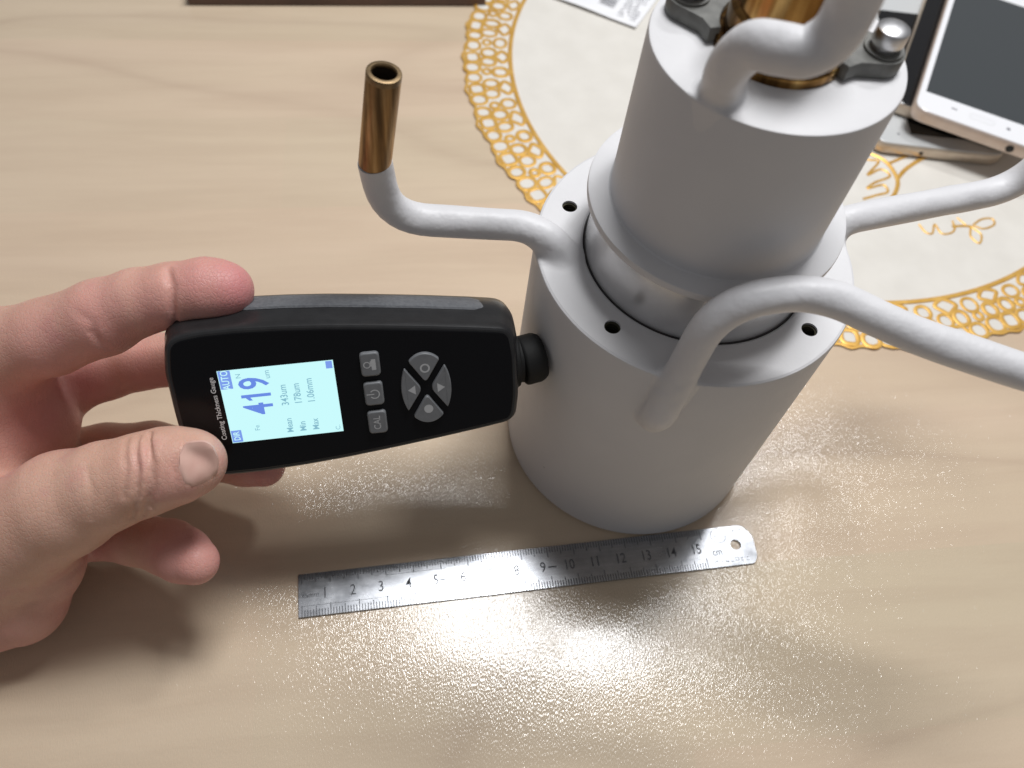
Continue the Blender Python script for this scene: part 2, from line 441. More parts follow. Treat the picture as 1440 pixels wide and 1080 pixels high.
# front pipe: rises out of the rim, bends and runs off to the right
FA = [(-6.3, -47.2, 85), (-6.1, -50.4, 91), (-1.2, -42.0, 133.5), (22.4, -35.8, 136.4), (46.3, -42.3, 132.9), (75.2, -48.7, 132.4), (107.2, -52.6, 132.2)]
FPATH = fillet(FA, [3, 13, 9, 12, 10], 10)
obj("pipe", *pipe(FPATH, True, 9, PR, .02, -.1), M_PIPE, cyl)
# pipe on the top rim
TA = [(-12.7, -19.4, 170), (-13.3, -20.3, 177), (-14.4, -24.3, 185.9), (-12.2, -27.6, 193.3), (-7.9, -31.2, 195.7), (-3.3, -32.7, 197.1), (-0.1, -32.5, 200.8), (0.8, -32.2, 207.0), (-0.9, -33.1, 217.0), (-4.1, -34.4, 230.5)]
TPATH = spline(TA, 8)
obj("pipe", *pipe(TPATH, False, 4, 4.75, 0.02), M_PIPE, cyl)
# painted-over weld fillets where the pipes run into the body
def weld(path, lo, hi, r0, body, k, vox=0.45):
    lo = np.array(lo, float); n3 = np.ceil((np.array(hi) - lo) / vox).astype(int)
    X, Y, Z = np.meshgrid(*[lo[i] + vox * np.arange(n3[i]) for i in range(3)], indexing='ij')
    pd = np.full(X.shape, 99.0)
    P = [np.array(q, float) for q in path]
    for a, b in zip(P[:-1], P[1:]):
        if np.linalg.norm((a + b) / 2 - (lo + np.array(hi)) / 2) > 32: continue
        ba = b - a; px, py, pz = X - a[0], Y - a[1], Z - a[2]
        t = np.clip((px * ba[0] + py * ba[1] + pz * ba[2]) / (ba @ ba), 0, 1)
        pd = np.minimum(pd, np.sqrt((px - t * ba[0]) ** 2 + (py - t * ba[1]) ** 2 + (pz - t * ba[2]) ** 2))
    r = np.hypot(X, Y)
    q1, q2 = body(r, Z)
    bd = np.minimum(np.maximum(q1, q2), 0) + np.hypot(np.maximum(q1, 0), np.maximum(q2, 0)) - .5
    lump = .16 * np.sin(X * .9 + Y * .5) * np.sin(Z * .8 + Y * .7)
    a_, b_ = pd - (r0 + .28 - .06 * np.maximum(bd, 0)) + lump * .5, bd + .12
    h = np.maximum(k - np.abs(a_ - b_), 0) / k
    f = np.minimum(a_, b_) - h * h * h * k / 6
    pos, quads = surface_nets(f, lo, vox)
    me = bpy.data.meshes.new("weld_fillet"); me.from_pydata((pos * MM).tolist(), [], quads.tolist())
    return finish("weld_fillet", me, M_WHITE, cyl, True, None)
low = lambda r, z: (np.abs(r - (RS + .4 + R1) / 2) - ((R1 - RS - .4) / 2 - .5), z - H1 + .5)
upp = lambda r, z: (r - R2 + .5, z - H2 + .5)
weld(LPATH, (-56, -24, 88), (-32, 5.5, 122), PR, low, 6)
weld(RPATH, (32, 2, 90), (56, 32, 122), PR, low, 6)
weld(FPATH, (-20, -58, 68), (12, -34, 122), PR, low, 3.2)
weld(TPATH, (-28, -34, 160), (2, -8, 188), 4.75, upp, 4)
# top fitting
obj("brass_disc", *disc_bev(15.4, H2 - .5, H2 + 2.4, .4, 72), M_GOLDBRASS, cyl)
obj("brass_core", *lathe([(13.6, H2 + 2), (13.6, H2 + 9), (12.2, H2 + 9.6), (12.2, H2 + 34), (10.4, H2 + 34), (10.4, H2 + 20), (.01, H2 + 20)], 72), M_GOLDBRASS, cyl, True, 25)
def lug(az, rb):
    e = Vector((math.cos(rad(az)), math.sin(rad(az)), 0)); q = Vector((-e.y, e.x, 0))
    out = [(14.6, -9), (17.5, -6.5)] + [(rb + 5.2 * math.cos(a), 5.4 * math.sin(a)) for a in np.linspace(-math.pi / 2, math.pi / 2, 13)] + [(17.5, 6.5), (14.6, 9)]
    out += [(14.6 * math.cos(a), 14.6 * math.sin(a)) for a in np.linspace(rad(30), rad(-30), 9)]
    M = Matrix.Rotation(rad(az), 4, 'Z')
    cl = obj("clamp_lug", *xf(plate(out, H2 + .05, H2 + 4.0, .35), M), M_CLAMP, cyl)
    c = e * rb
    T = Matrix.Translation((c.x, c.y, 0))
    obj("washer", *xf(disc_bev(4.6, H2 + 3.9, H2 + 4.7, .2), T), M_CLAMP, cl)
    b = obj("bolt", *xf(lathe([(3.0, H2 + 4.6), (3.0, H2 + 5.6), (3.6, H2 + 5.9), (3.75, H2 + 6.3), (3.75, H2 + 8.9), (3.62, H2 + 9.3), (3.35, H2 + 9.5), (2.2, H2 + 9.85), (1.1, H2 + 10.0), (.01, H2 + 10.05)], 48), T), M_STEEL, cl)
    return cl
lug(-4, 22.4); lug(160, 22.8)

# ------------------------------------------------------------------ steel ruler
RA_ = 0.2766
rul = thing("steel_ruler", "short steel ruler lying on the table before the white cylinder", "ruler", (-110.87, -89.96, 0), Matrix.Rotation(RA_, 3, 'Z'))
HW = 7.75; RT = 0.95
bl = obj("blade", *plate(round_poly([(0, -HW), (166.6, -HW), (168.4, -HW + 2.5), (168.8, HW - 4.5), (165.5, HW), (0, HW)], [.3, 1.2, 2, 2, 2, .3]), 0.05, RT, .08), M_RULER, rul)
boolean(bl, [obj("cut", *xf(cyl_mesh(2.05, -2, 3, 40), Matrix.Translation((161.2, .2, 0))), None, rul)])
V, Fc = [], []
def bar(x0, y0, x1, y1, z=RT + .012):
    k = len(V); V.extend([(x0, y0, z), (x1, y0, z), (x1, y1, z), (x0, y1, z)]); Fc.append((k, k + 1, k + 2, k + 3))
PT = 0.982
for i in range(0, 151):
    x = 1.2 + i * PT; L = 4.1 if i % 10 == 0 else (3.3 if i % 5 == 0 else 2.4)
    bar(x - .15, -HW + .1, x + .15, -HW + L)
    bar(x - .15, HW - L, x + .15, HW - .1)
    if i < 60 and i > 4: bar(x + PT / 2 - .08, HW - 1.7, x + PT / 2 + .08, HW - .1)
bar(1.5, -4.05, 31, -3.93); bar(31, 3.9, 52, 4.02); bar(56, -4.05, 62, -3.95)
gr_ = obj("graduation", V, Fc, M_INK, rul, False); gr_['kind'] = 'stuff'
for i in range(1, 16):
    obj("digit", *xf(text_mesh(str(i), 5.4, 0.018, .82 if i < 10 else .78), Matrix.Translation((i * 9.74 - 0.6, -0.1, RT + .014))), M_INK, rul, False)
obj("unit_mark", *xf(text_mesh("camm", 2.6, .01, .95), Matrix.Translation((4.3, -.2, RT + .014))), M_INK, rul, False)
obj("unit_mark", *xf(text_mesh("cm", 4.0, .02, .8), Matrix.Translation((153.3, -1.9, RT + .014))), M_INK, rul, False)
for x in (50.8, 90.5): obj("dash_mark", *flat4(x - 1.6, -.35, x + 1.6, .1, RT + .014), M_INK, rul, False)
ring = lathe([(2.75, RT + .012), (2.95, RT + .014)], 40, False, False)
obj("round_hallmark", *xf(ring, Matrix.Translation((155.4, 4.4, 0))), M_INK, rul, False)
rng = random.Random(3)
def glyphs(x0, y0, n, h, adv):           # small stamped characters, too worn to read
    tx = []
    for k in range(n):
        x = x0 + k * adv
        for _ in range(5):
            if rng.random() < .5:
                yy = y0 + rng.uniform(-.5, .5) * h; a, b = sorted((rng.uniform(-.45, .45), rng.uniform(-.45, .45)))
                tx.append(flat4(x + a * h - .1, yy - .07, x + b * h + .1, yy + .07, RT + .013))
            else:
                xx = x + rng.uniform(-.42, .42) * h; a, b = sorted((rng.uniform(-.5, .5), rng.uniform(-.5, .5)))
                tx.append(flat4(xx - .07, y0 + a * h - .1, xx + .07, y0 + b * h + .1, RT + .0135))
    o = obj("stamped_mark", *join(*tx), M_INK, rul, False); o['kind'] = 'stuff'
glyphs(154.2, 4.4, 2, 1.7, 1.9); glyphs(160.2, 5.3, 3, 1.7, 2.0); glyphs(152.4, -5.6, 7, 1.8, 1.95)

# ------------------------------------------------------------------ coating thickness gauge
GR = Matrix([[0.95966, -0.16993, 0.22402], [0.27907, 0.47835, -0.83265], [0.03434, 0.86157, 0.50647]])
GPOS = [-39.18, -28.32, 78.86]
gau = thing("thickness_gauge", "black handheld coating gauge with lit screen, its probe on the white cylinder", "gauge", GPOS, GR)
FW = 10.5
half = [(-108.2, 0), (-108.0, 12), (-106.2, 21.4), (-98, 22.6), (-88, 22.75), (-76, 22.2), (-64, 21.3), (-50, 19.8), (-36, 18.1), (-22, 16.2), (-12.6, 14.7), (-11.4, 6)]
VO = 0.5
def outl():
    up = [(u, v + VO) for u, v in half]; lo = [(u, -v + VO) for u, v in half[::-1] if v != 0]
    pts = lo + up[0:]
    pts = [(u, v) for u, v in pts]
    r = []
    for u, v in pts:
        r.append(3.2 if u > -14 and abs(v - VO) > 10 else (5 if u < -100 and abs(v - VO) > 18 else 2.5))
    return round_poly(pts, r, 6)
OUT = outl()
OUT = OUT if sum(OUT[i][0] * OUT[(i + 1) % len(OUT)][1] - OUT[(i + 1) % len(OUT)][0] * OUT[i][1] for i in range(len(OUT))) > 0 else OUT[::-1]
rings = [(3.5, -14.5), (1.0, -13.8), (-1.2, -12.0), (-2.5, -8.5), (-2.9, -4), (-2.6, 0.6), (-2.2, 1.8), (-1.7, 4.5), (-1.25, 7.5), (-.9, 9.4), (-.45, 10.2), (0.1, FW)]
obj("body", *loft(OUT, rings), M_BODY, gau, True, 28)
obj("front_panel", *loft(OUT, [(.7, FW - .3), (.7, FW + .1), (.9, FW + .22)]), M_PANEL, gau)
# grip strips let into both long sides
def grip(sign):
    pts = [p for p in OUT]
    V, Fc = [], []
    us = np.linspace(-103, -16.5, 60)
    hv = lambda u: np.interp(u, [p[0] for p in half[1:-1]], [p[1] for p in half[1:-1]])
    prof = [(1.7, 2.35), (1.4, 2.95), (.4, 3.2), (-2, 3.35), (-4.5, 3.35), (-6.2, 3.2), (-6.9, 2.8), (-7.2, 2.2)]
    for i, u in enumerate(us):
        e = min(1.0, (i / 4.0), ((len(us) - 1 - i) / 4.0)) ** .5
        for w, d in prof:
            w2 = -2.7 + (w + 2.7) * (0.35 + .65 * e)
            dd = d if e > .99 else 2.0 + (d - 2.0) * e
            V.append((u, sign * (hv(u) + dd) + VO, w2))
    m = len(prof)
    for i in range(len(us) - 1):
        for k in range(m - 1): Fc.append((i * m + k, i * m + k + 1, (i + 1) * m + k + 1, (i + 1) * m + k))
    Fc.append(tuple(range(m))); Fc.append(tuple((len(us) - 1) * m + k for k in range(m)))
    return obj("grip_strip", V, Fc, M_GRIP, gau)
grip(1); grip(-1)
SU0, SU1, SV = -95.07, -63.25, 11.7
ZS = FW + .30
scr = obj("screen", *loft(rect(SU0, -SV, SU1, SV), [(0, ZS - .1), (0, ZS)]), M_LCD, gau, False)
TXT = Matrix(((0, -1, 0, 0), (1, 0, 0, 0), (0, 0, 1, 0), (0, 0, 0, 1)))     # reading direction +v, letters upright towards -u
def gtext(name, body, u, v, size, m, parent, bold=0, xs=1.0, z=ZS + .03, align='CENTER'):
    return obj(name, *xf(text_mesh(body, size, bold, xs, align), Matrix.Translation((u, v, z)) @ TXT), m, parent, False)
gtext("maker_text", "Coating Thickness Gauge", -97.0, -.2, 1.98, M_WPRINT, gau, .022, 1.0, FW + .25)
for ch_, v_ in (("4", -1.25), ("1", 3.0), ("9", 7.0)):
    gtext("reading_digit", ch_, -85.4, v_, 11.6, M_LCDINK, scr, .15, .68)
obj("digit_flag", [(-89.35, 3.1, ZS + .035), (-88.0, 1.55, ZS + .035), (-87.0, 1.55, ZS + .035), (-87.9, 3.1, ZS + .035)], [(0, 1, 2, 3)], M_LCDINK, scr, False)
gtext("reading_unit", "um", -81.8, 9.3, 2.4, M_LCDFAINT, scr, 0, .9)
gtext("mode_text", "N", -89.6, 9.6, 2.0, M_LCDFAINT, scr)
gtext("mode_text", "Fe", -87.3, -7.5, 2.0, M_LCDFAINT, scr)
for u, a, b in ((-78.2, "Mean", "343um"), (-74.5, "Min", "178um"), (-70.8, "Max", "1.06mm")):
    gtext("statistics_text", a, u, -10.2, 2.6, M_LCDFAINT, scr, .03, .85, align='LEFT')
    gtext("statistics_text", b, u, -1.2, 2.9, M_LCDFAINT, scr, .03, .85, align='LEFT')
def gbox(name, u0, v0, u1, v1, m, z): return obj(name, [(u0, v0, z), (u1, v0, z), (u1, v1, z), (u0, v1, z)], [(0, 1, 2, 3)], m, scr, False)
gbox("auto_box", -94.9, 5.9, -91.6, 11.6, M_LCDBOX, ZS + .02)
gtext("auto_text", "AUTO", -93.2, 8.75, 2.9, M_LCD, scr, .03, .74, ZS + .04)
gbox("mode_box", -94.9, -11.5, -92.0, -7.6, M_LCDBOX, ZS + .02)
gtext("mode_box_text", "DIR", -93.4, -9.5, 2.5, M_LCD, scr, .03, .74, ZS + .04)
gbox("battery_icon", -65.4, 9.2, -63.6, 11.5, M_LCDBOX, ZS + .02)
gtext("corner_text", "C.", -64.6, -10.2, 1.9, M_LCDFAINT, scr)
# keys
ZK = FW + .2
def key(outline, h=1.25, k=1.0):
    return obj("key", *loft(outline, [(-.02, ZK), (0, ZK + h * .6), (.1 * k, ZK + h * .82), (.28 * k, ZK + h * .96), (.5 * k, ZK + h)]), M_BUTTON, gau, True, 50)
ZI = ZK + 1.25 + .03
def icon(part, parent, name="icon"): return obj(name, *part, M_ICON, parent, False)
def flat_ring(cu, cv, r0, r1, a0=0, a1=360, su=1.0, n=32, z=None):
    z = z or ZI; V, Fc = [], []
    for i in range(n + 1):
        a = rad(a0 + (a1 - a0) * i / n)
        for r in (r0, r1): V.append((cu + r * math.cos(a) * su, cv + r * math.sin(a), z))
    for i in range(n): Fc.append((2 * i, 2 * i + 1, 2 * i + 3, 2 * i + 2))
    return V, Fc
def flat_poly(pts, z=None): return [(x, y, z or ZI) for x, y in pts], [tuple(range(len(pts)))]
BU, BV = -53.05, 9.5
kk = []
for v in (BV, 0, -BV):
    kk.append(key(round_poly(rect(BU - 2.75, v - 3.75, BU + 2.75, v + 3.75), 1.3)))
icon(join(flat_ring(BU - .9, BV, .75, 1.05, 0, 360), flat_poly(rect(BU + .35, BV - 1.7, BU + 1.6, BV + 1.7)), flat_poly(rect(BU + .0, BV - .5, BU + .34, BV + 1.2))), kk[0])
icon(join(flat_ring(BU + .25, 0, 1.15, 1.5, -145, 145), flat_poly(rect(BU - 2.1, -.18, BU + .1, .18))), kk[1])
icon(xf(text_mesh("CAL", 2.9, .02, .85), Matrix.Translation((BU, -BV, ZI)) @ TXT), kk[2])
DU, DA, DB = -37.85, 7.3, 11.4
def sector(c0):
    # quarter of an ellipse between two diagonal gaps
    pts = []; g = .105
    tip = (g * 1.6 * math.cos(rad(c0)), g * 1.6 * math.sin(rad(c0))); pts.append(tip)
    for a in np.linspace(c0 - 37.5, c0 + 37.5, 13): pts.append((math.cos(rad(a)), math.sin(rad(a))))
    q = [(DU + x * DA, y * DB) for x, y in pts]
    r = [1.6, 1.5] + [.6] * 11 + [1.5]
    return round_poly(q, r, 4)
ks = [key(sector(a), 1.25, .45) for a in (90, 0, 270, 180)]
icon(flat_ring(DU + .1, 6.7, .95, 1.45), ks[0])
icon(flat_poly([(DU + .1 + 1.35 * math.cos(a), -6.7 + 1.4 * math.sin(a)) for a in np.linspace(0, 2 * math.pi, 24)[:-1]]), ks[2])
icon(flat_poly([(DU + 3.2, -1.5), (DU + 5.4, 0), (DU + 3.2, 1.5)]), ks[1])
icon(flat_poly([(DU - 3.2, 1.5), (DU - 5.4, 0), (DU - 3.2, -1.5)]), ks[3])
# probe
PM = Matrix.Rotation(rad(90), 4, 'Y')
pb = obj("probe_sleeve", *xf(lathe([(8.6, -13), (8.6, -9.6), (8.2, -8.9), (7.2, -8.6), (7.2, -7.6)], 56), Matrix.Translation((0, 0, -1.0)) @ PM), M_RUBBER, gau)
tilt = Matrix.Translation((-4, 0, -1)) @ Matrix.Rotation(rad(8), 4, 'Y') @ Matrix.Rotation(rad(6), 4, 'Z') @ PM
obj("probe_tip", *xf(lathe([(6.8, -4.2), (7.1, -4.1), (7.6, -3.7), (7.8, -3.1), (7.8, .6), (7.6, 1.4), (7.2, 2.2), (6.8, 2.8), (.01, 2.8)], 56), tilt), M_RUBBER, gau)

# ------------------------------------------------------------------ placemat with gold lace border
MC = (84.0, 244.5); RI, RO, NP = 162.5, 188.3, 42
pm = thing("placemat", "round white vinyl placemat with a gold honeycomb lace border", "placemat", (MC[0], MC[1], 0))
def lobe(a):
    ph = (a / (2 * math.pi) * NP) % 1.0
    return 0.9 * math.cos(2 * math.pi * ph) + .55 * math.cos(6 * math.pi * ph)
NB = NP * 16
V = [((RO + lobe(2 * math.pi * i / NB) - .3) * math.cos(2 * math.pi * i / NB), (RO + lobe(2 * math.pi * i / NB) - .3) * math.sin(2 * math.pi * i / NB)) for i in range(NB)]
obj("vinyl_sheet", *loft(V, [(0, .06), (0, .62), (.2, .8)]), M_MAT, pm)
parts = []
def strand(pts, r, closed, seed, n=6):
    P = [np.array((x, y, z0)) for x, y, z0 in pts]
    if closed: P = P + [P[0], P[1]]
    return tube(P, r, n, caps=not closed, flat=.42)
rng = random.Random(11)
TL = 2 * math.pi * 176 / NP
cells = [(0.0, 20.6, 4.0, 3.9, 3.0), (.335, 20.6, 4.2, 3.7, 2.2), (.665, 20.4, 4.2, 3.7, 2.2), (.17, 12.4, 4.1, 3.6, 2.1), (.83, 12.3, 4.1, 3.6, 2.1),
         (.5, 13.6, 2.3, 2.2, 2.0), (.5, 6.3, 3.8, 3.9, 2.2), (0.0, 5.0, 4.2, 5.6, 1.25)]
lace_v = []
for k in range(NP):
    for (ph, rho, hr, ht, ex) in cells:
        ph += rng.uniform(-.028, .028); rho += rng.uniform(-.5, .5)
        hr *= rng.uniform(.88, 1.08); ht *= rng.uniform(.88, 1.08)
        pts = []; z0 = .95 + rng.uniform(-.06, .06); tw = rng.uniform(-.15, .15)
        for i in range(18):
            a = 2 * math.pi * i / 18
            ca, sa = math.cos(a), math.sin(a)
            x = math.copysign(abs(ca) ** (2 / ex), ca) * hr; y = math.copysign(abs(sa) ** (2 / ex), sa) * ht
            if ex == 1.25: y *= .55 + .55 * (1 - (x / hr)) * .5 * 1.6
            x, y = x + tw * y, y - tw * x
            th = ((k + ph) * TL + y) / (TL * NP) * 2 * math.pi
            r = RI + rho + x
            pts.append((r * math.cos(th), r * math.sin(th), z0))
        parts.append(strand(pts, rng.uniform(.9, 1.25), True, 0))
ringp = [(RI * math.cos(2 * math.pi * i / 200), RI * math.sin(2 * math.pi * i / 200), .9) for i in range(200)]
parts.append(strand(ringp, 1.25, True, 0, 8))
lo = [((RO - .9 + lobe(2 * math.pi * i / NB)) * math.cos(2 * math.pi * i / NB), (RO - .9 + lobe(2 * math.pi * i / NB)) * math.sin(2 * math.pi * i / NB), .9) for i in range(NB)]
parts.append(strand(lo, .85, True, 0, 6))
lc = obj("gold_lace", *join(*parts), M_GOLD, pm)
def local(p): return (p[0] - MC[0], p[1] - MC[1], .85)
mot = []
def line(pts, r, closed=False):
    q = spline([local(p) for p in pts], 6); mot.append(tube(q, r, 6, flat=.6))
line([(108, 191), (121.8, 186.6), (128.0, 182.8), (131.8, 175.2), (132.6, 167.1), (128.4, 156.4), (120, 148)], 1.25)
line([(133.1, 171.3), (138.2, 179.1), (146.5, 187.8), (155, 195)], 1.25)
line([(129.3, 181.5), (135.5, 186.2), (142.9, 191.9)], .95)
line([(112, 186), (118.4, 182.4), (124.3, 182.0), (117.1, 170.3), (124.7, 176.3), (129.1, 172.1), (120.1, 165.2), (116.1, 160.2), (124.6, 164.7), (126.5, 160.0), (120.3, 156.3), (113, 152)], .75)
obj("gold_ring_motif", *join(*mot), M_GOLD, pm); mot.clear()
line([(168.2, 145.6), (173.4, 150.5), (178.9, 152.1), (179.4, 148.2), (173.4, 144.0), (168.2, 145.2)], .6)
line([(167.0, 143.9), (171.2, 139.6), (169.2, 133.3), (165.6, 137), (166.6, 143.4)], .6)
obj("gold_butterfly", *join(*mot), M_GOLD, pm); mot.clear()
line([(139.9, 140.1), (142.6, 135.3), (146.0, 135.2), (148.1, 141.8), (150.6, 136.2), (155.3, 137.2), (158.1, 140.8), (157.8, 146.1)], .6)
line([(160.6, 149.0), (165.4, 143.8), (168, 144.6)], .5); line([(157, 142), (162, 143.5), (167, 144.3)], .8)
obj("gold_leaf", *join(*mot), M_GOLD, pm); mot.clear()
for a in range(0, 360, 30):                 # the middle rosette, hidden behind the cylinder
    c, s = math.cos(rad(a)), math.sin(rad(a)); line([(MC[0] + 8 * c, MC[1] + 8 * s), (MC[0] + 20 * c - 5 * s, MC[1] + 20 * s + 5 * c), (MC[0] + 30 * c, MC[1] + 30 * s), (MC[0] + 20 * c + 5 * s, MC[1] + 20 * s - 5 * c), (MC[0] + 8 * c, MC[1] + 8 * s)], .6)
obj("gold_rosette", *join(*mot), M_GOLD, pm)

# ------------------------------------------------------------------ three phones stacked at the back right
def phone(label, corner, az, w, l, z0, th, edge_m, face_m, glass_m, screen, tiltx=0.0):
    Mz = Matrix.Rotation(rad(az), 3, 'Z') @ Matrix.Rotation(rad(tiltx), 3, 'X')
    t = thing("smartphone", label, "phone", (corner[0], corner[1], z0), Mz, "phones stacked on the placemat")
    o = round_poly(rect(0, 0, w, l), 8, 8)
    bd = obj("body", *loft(o, [(2.2, 0), (.6, .7), (0, 2.2), (0, th - 1.8), (.35, th - .9), (.7, th - .55)]), edge_m, t)
    obj("front_glass", *loft(o, [(.7, th - .7), (.75, th - .2), (1.15, th)]), face_m, t)
    obj("screen", *loft(rect(*screen), [(0, th - .1), (0, th + .02)]), glass_m, t, False)
    return t, bd
pb_, b1 = phone("silver-faced phone at the bottom of the stack, on the placemat", (120.5, 187.5), 3.5, 70, 138, 1.0, 7.6, M_CHAMP, M_SILVER, M_SCREENB, (20, 9.5, 66, 120))
obj("microphone_hole", *xf(cyl_mesh(1.0, -.3, .3, 20), Matrix.Translation((25.5, 0, 3.6)) @ Matrix.Rotation(rad(90), 4, 'X')), M_BLACK, b1)
obj("face_mark", *xf(disc_bev(.8, 7.55, 7.64, .02, 20), Matrix.Translation((13, 8.5, 0))), M_GREYPRINT, pb_)
pc_, b2 = phone("black-faced gold-edged phone in the middle of the stack", (126.5, 213.5), -18.5, 69, 138, 9.0, 7.4, M_CHAMP, M_SCREENB, M_SCREENB, (4, 8, 65, 130))
obj("jack_hole", *xf(cyl_mesh(1.9, -.3, .3, 24), Matrix.Translation((39, 0, 3.4)) @ Matrix.Rotation(rad(90), 4, 'X')), M_BLACK, b2)
pa_, b3 = phone("white phone with dark grey screen lying on top of the stack", (133.2, 198.3), -18.2, 72, 145, 17.0, 7.8, M_ROSE, M_PHONEW, M_SCREEN, (3.6, 16.5, 68.4, 127))
obj("jack_hole", *xf(cyl_mesh(2.0, -.3, .3, 24), Matrix.Translation((51.5, 0, 3.9)) @ Matrix.Rotation(rad(90), 4, 'X')), M_BLACK, b3)
Z3 = 7.84
obj("menu_mark", *loft(round_poly(rect(18.0, 9.6, 21.2, 10.6), .3), [(0, 7.79), (0, Z3)]), M_GREYPRINT, pa_, False)
hr_ = round_poly(rect(27.5, 7.3, 40.5, 11.2), 1.9, 6)
k = len(hr_); hi = inset2d(hr_, .22)
obj("home_mark", [(x, y, Z3) for x, y in hr_] + [(x, y, Z3) for x, y in hi], [(i, (i + 1) % k, k + (i + 1) % k, k + i) for i in range(k)], M_SILVER, pa_, False)
obj("back_mark", *xf(disc_bev(1.1, 7.79, Z3, .01, 20), Matrix.Translation((47.5, 9.2, 0))), M_GREYPRINT, pa_)

# ------------------------------------------------------------------ printed paper label at the top of the picture
pp = thing("paper_label", "white printed paper label with a barcode, at the placemat's far side", "paper", (-9.1, 263.5, 1.1), Matrix.Rotation(rad(-19.5), 3, 'Z'))
V, Fc = [], []
for j in range(13):
    for i in range(15):
        x = -78 + 78 * i / 14; y = 62 * j / 12
        z = .15 + 1.2 * (max(0, 1 - y / 14)) ** 2 * (1 - abs(x + 30) / 90) + .4 * math.sin(x * .07 + 1) ** 2
        V.append((x, y, z))
for j in range(12):
    for i in range(14): Fc.append((j * 15 + i, j * 15 + i + 1, (j + 1) * 15 + i + 1, (j + 1) * 15 + i))
n0 = len(V); V += [(x, y, z + .15) for x, y, z in V]; F2 = [tuple(i + n0 for i in q) for q in Fc]
edge = [(i) for i in range(15)] + [15 * j + 14 for j in range(1, 13)] + [12 * 15 + i for i in range(13, -1, -1)] + [15 * j for j in range(11, 0, -1)]
Fs = [(edge[i], edge[(i + 1) % len(edge)], edge[(i + 1) % len(edge)] + n0, edge[i] + n0) for i in range(len(edge))]
obj("sheet", V, Fc + F2 + Fs, M_PAPER, pp)
bars = []
def flatbar(x0, y0, x1, y1, z):
    bars.append(([(x0, y0, z), (x1, y0, z), (x1, y1, z), (x0, y1, z)], [(0, 1, 2, 3)]))
rng = random.Random(5)
y = 11.0
while y < 24:
    w_ = rng.choice((.35, .6, .9)); flatbar(-28, y, -18.5, y + w_, 2.3); y += w_ + rng.choice((.4, .7, 1.0))
for yy in np.arange(6, 36, 3.1):
    x = -14
    while x < -3.5:
        L = rng.uniform(.8, 2.2)
        if rng.random() < .75: flatbar(x, yy, x + L, yy + 1.2, 2.3)
        x += L + .7
obj("print", *join(*bars), M_GREYPRINT, pp, False)
# dark wooden thing whose near edge just shows at the top
dk = obj("wooden_board", *plate([(0, 0), (165, 0), (165, 60), (0, 60)], 0.05, 9, .6), M_DARKWOOD)
dk.matrix_world = Matrix.Translation(Vector((-257.0, 224.5, 0)) * MM) @ Matrix.Rotation(rad(14.2), 4, 'Z')
tag(dk, "dark brown wooden board at the far edge, beyond the bare table", "board")

# ------------------------------------------------------------------ the hand: one continuous surface grown from round cones
def HPp(*a): return np.array(a, float)
FING = {
 'thumb': [((-200.4, -58.9, 9.0), 19), ((-172.8, -41.0, 8.0), 17.0), ((-144.1, -24.3, 13.0), 15.2), ((-130.4, -18.2, 16.0), 12.6), ((-119.6, -14.9, 17.5), 11.6), ((-112.4, -12.7, 18.4), 11.0), ((-107.1, -12.2, 18.4), 10.0), ((-104.3, -12.4, 17.6), 8.2)],
 'index': [((-161.9, 12.3, -18.0), 12.0), ((-144.9, 16.9, -13.0), 11.2), ((-127.4, 23.1, -9.0), 10.8), ((-116.1, 27.4, -7.0), 9.3), ((-106.0, 29.3, -5.0), 8.9), ((-96.3, 30.7, -3.5), 8.6), ((-92.0, 30.4, -3.0), 7.8), ((-90.7, 30.1, -3.0), 7.2)],
 'middle': [((-176.7, -10.2, -40.0), 12), ((-156.4, -10.7, -39.0), 10.6), ((-141.1, -6.2, -37.0), 9.6), ((-129.8, -3.3, -35.0), 9.4), ((-113.2, -1.6, -29.0), 8.6), ((-97.8, -4.5, -23.5), 7.6), ((-84.9, -9.1, -22.0), 6.8)],
 'ring': [((-189.1, -41.6, -41.0), 12), ((-168.2, -41.6, -42.0), 10.5), ((-151.0, -39.8, -42.0), 9.6), ((-134.1, -38.4, -38.0), 9.2), ((-115.9, -38.8, -30.0), 8.5), ((-100.9, -39.8, -23.8), 7.9), ((-94.8, -41.2, -22.5), 7.2)],
 'pinky': [((-185.8, -46.5, -22.0), 12), ((-165.7, -51.1, -18.0), 10.0), ((-148.9, -51.4, -10.0), 8.8), ((-133.7, -48.7, 0.0), 8.2), ((-121.1, -47.3, 9.0), 8.4), ((-115.9, -47.1, 14.0), 8.1), ((-111.5, -47.1, 18.0), 6.8)],
}
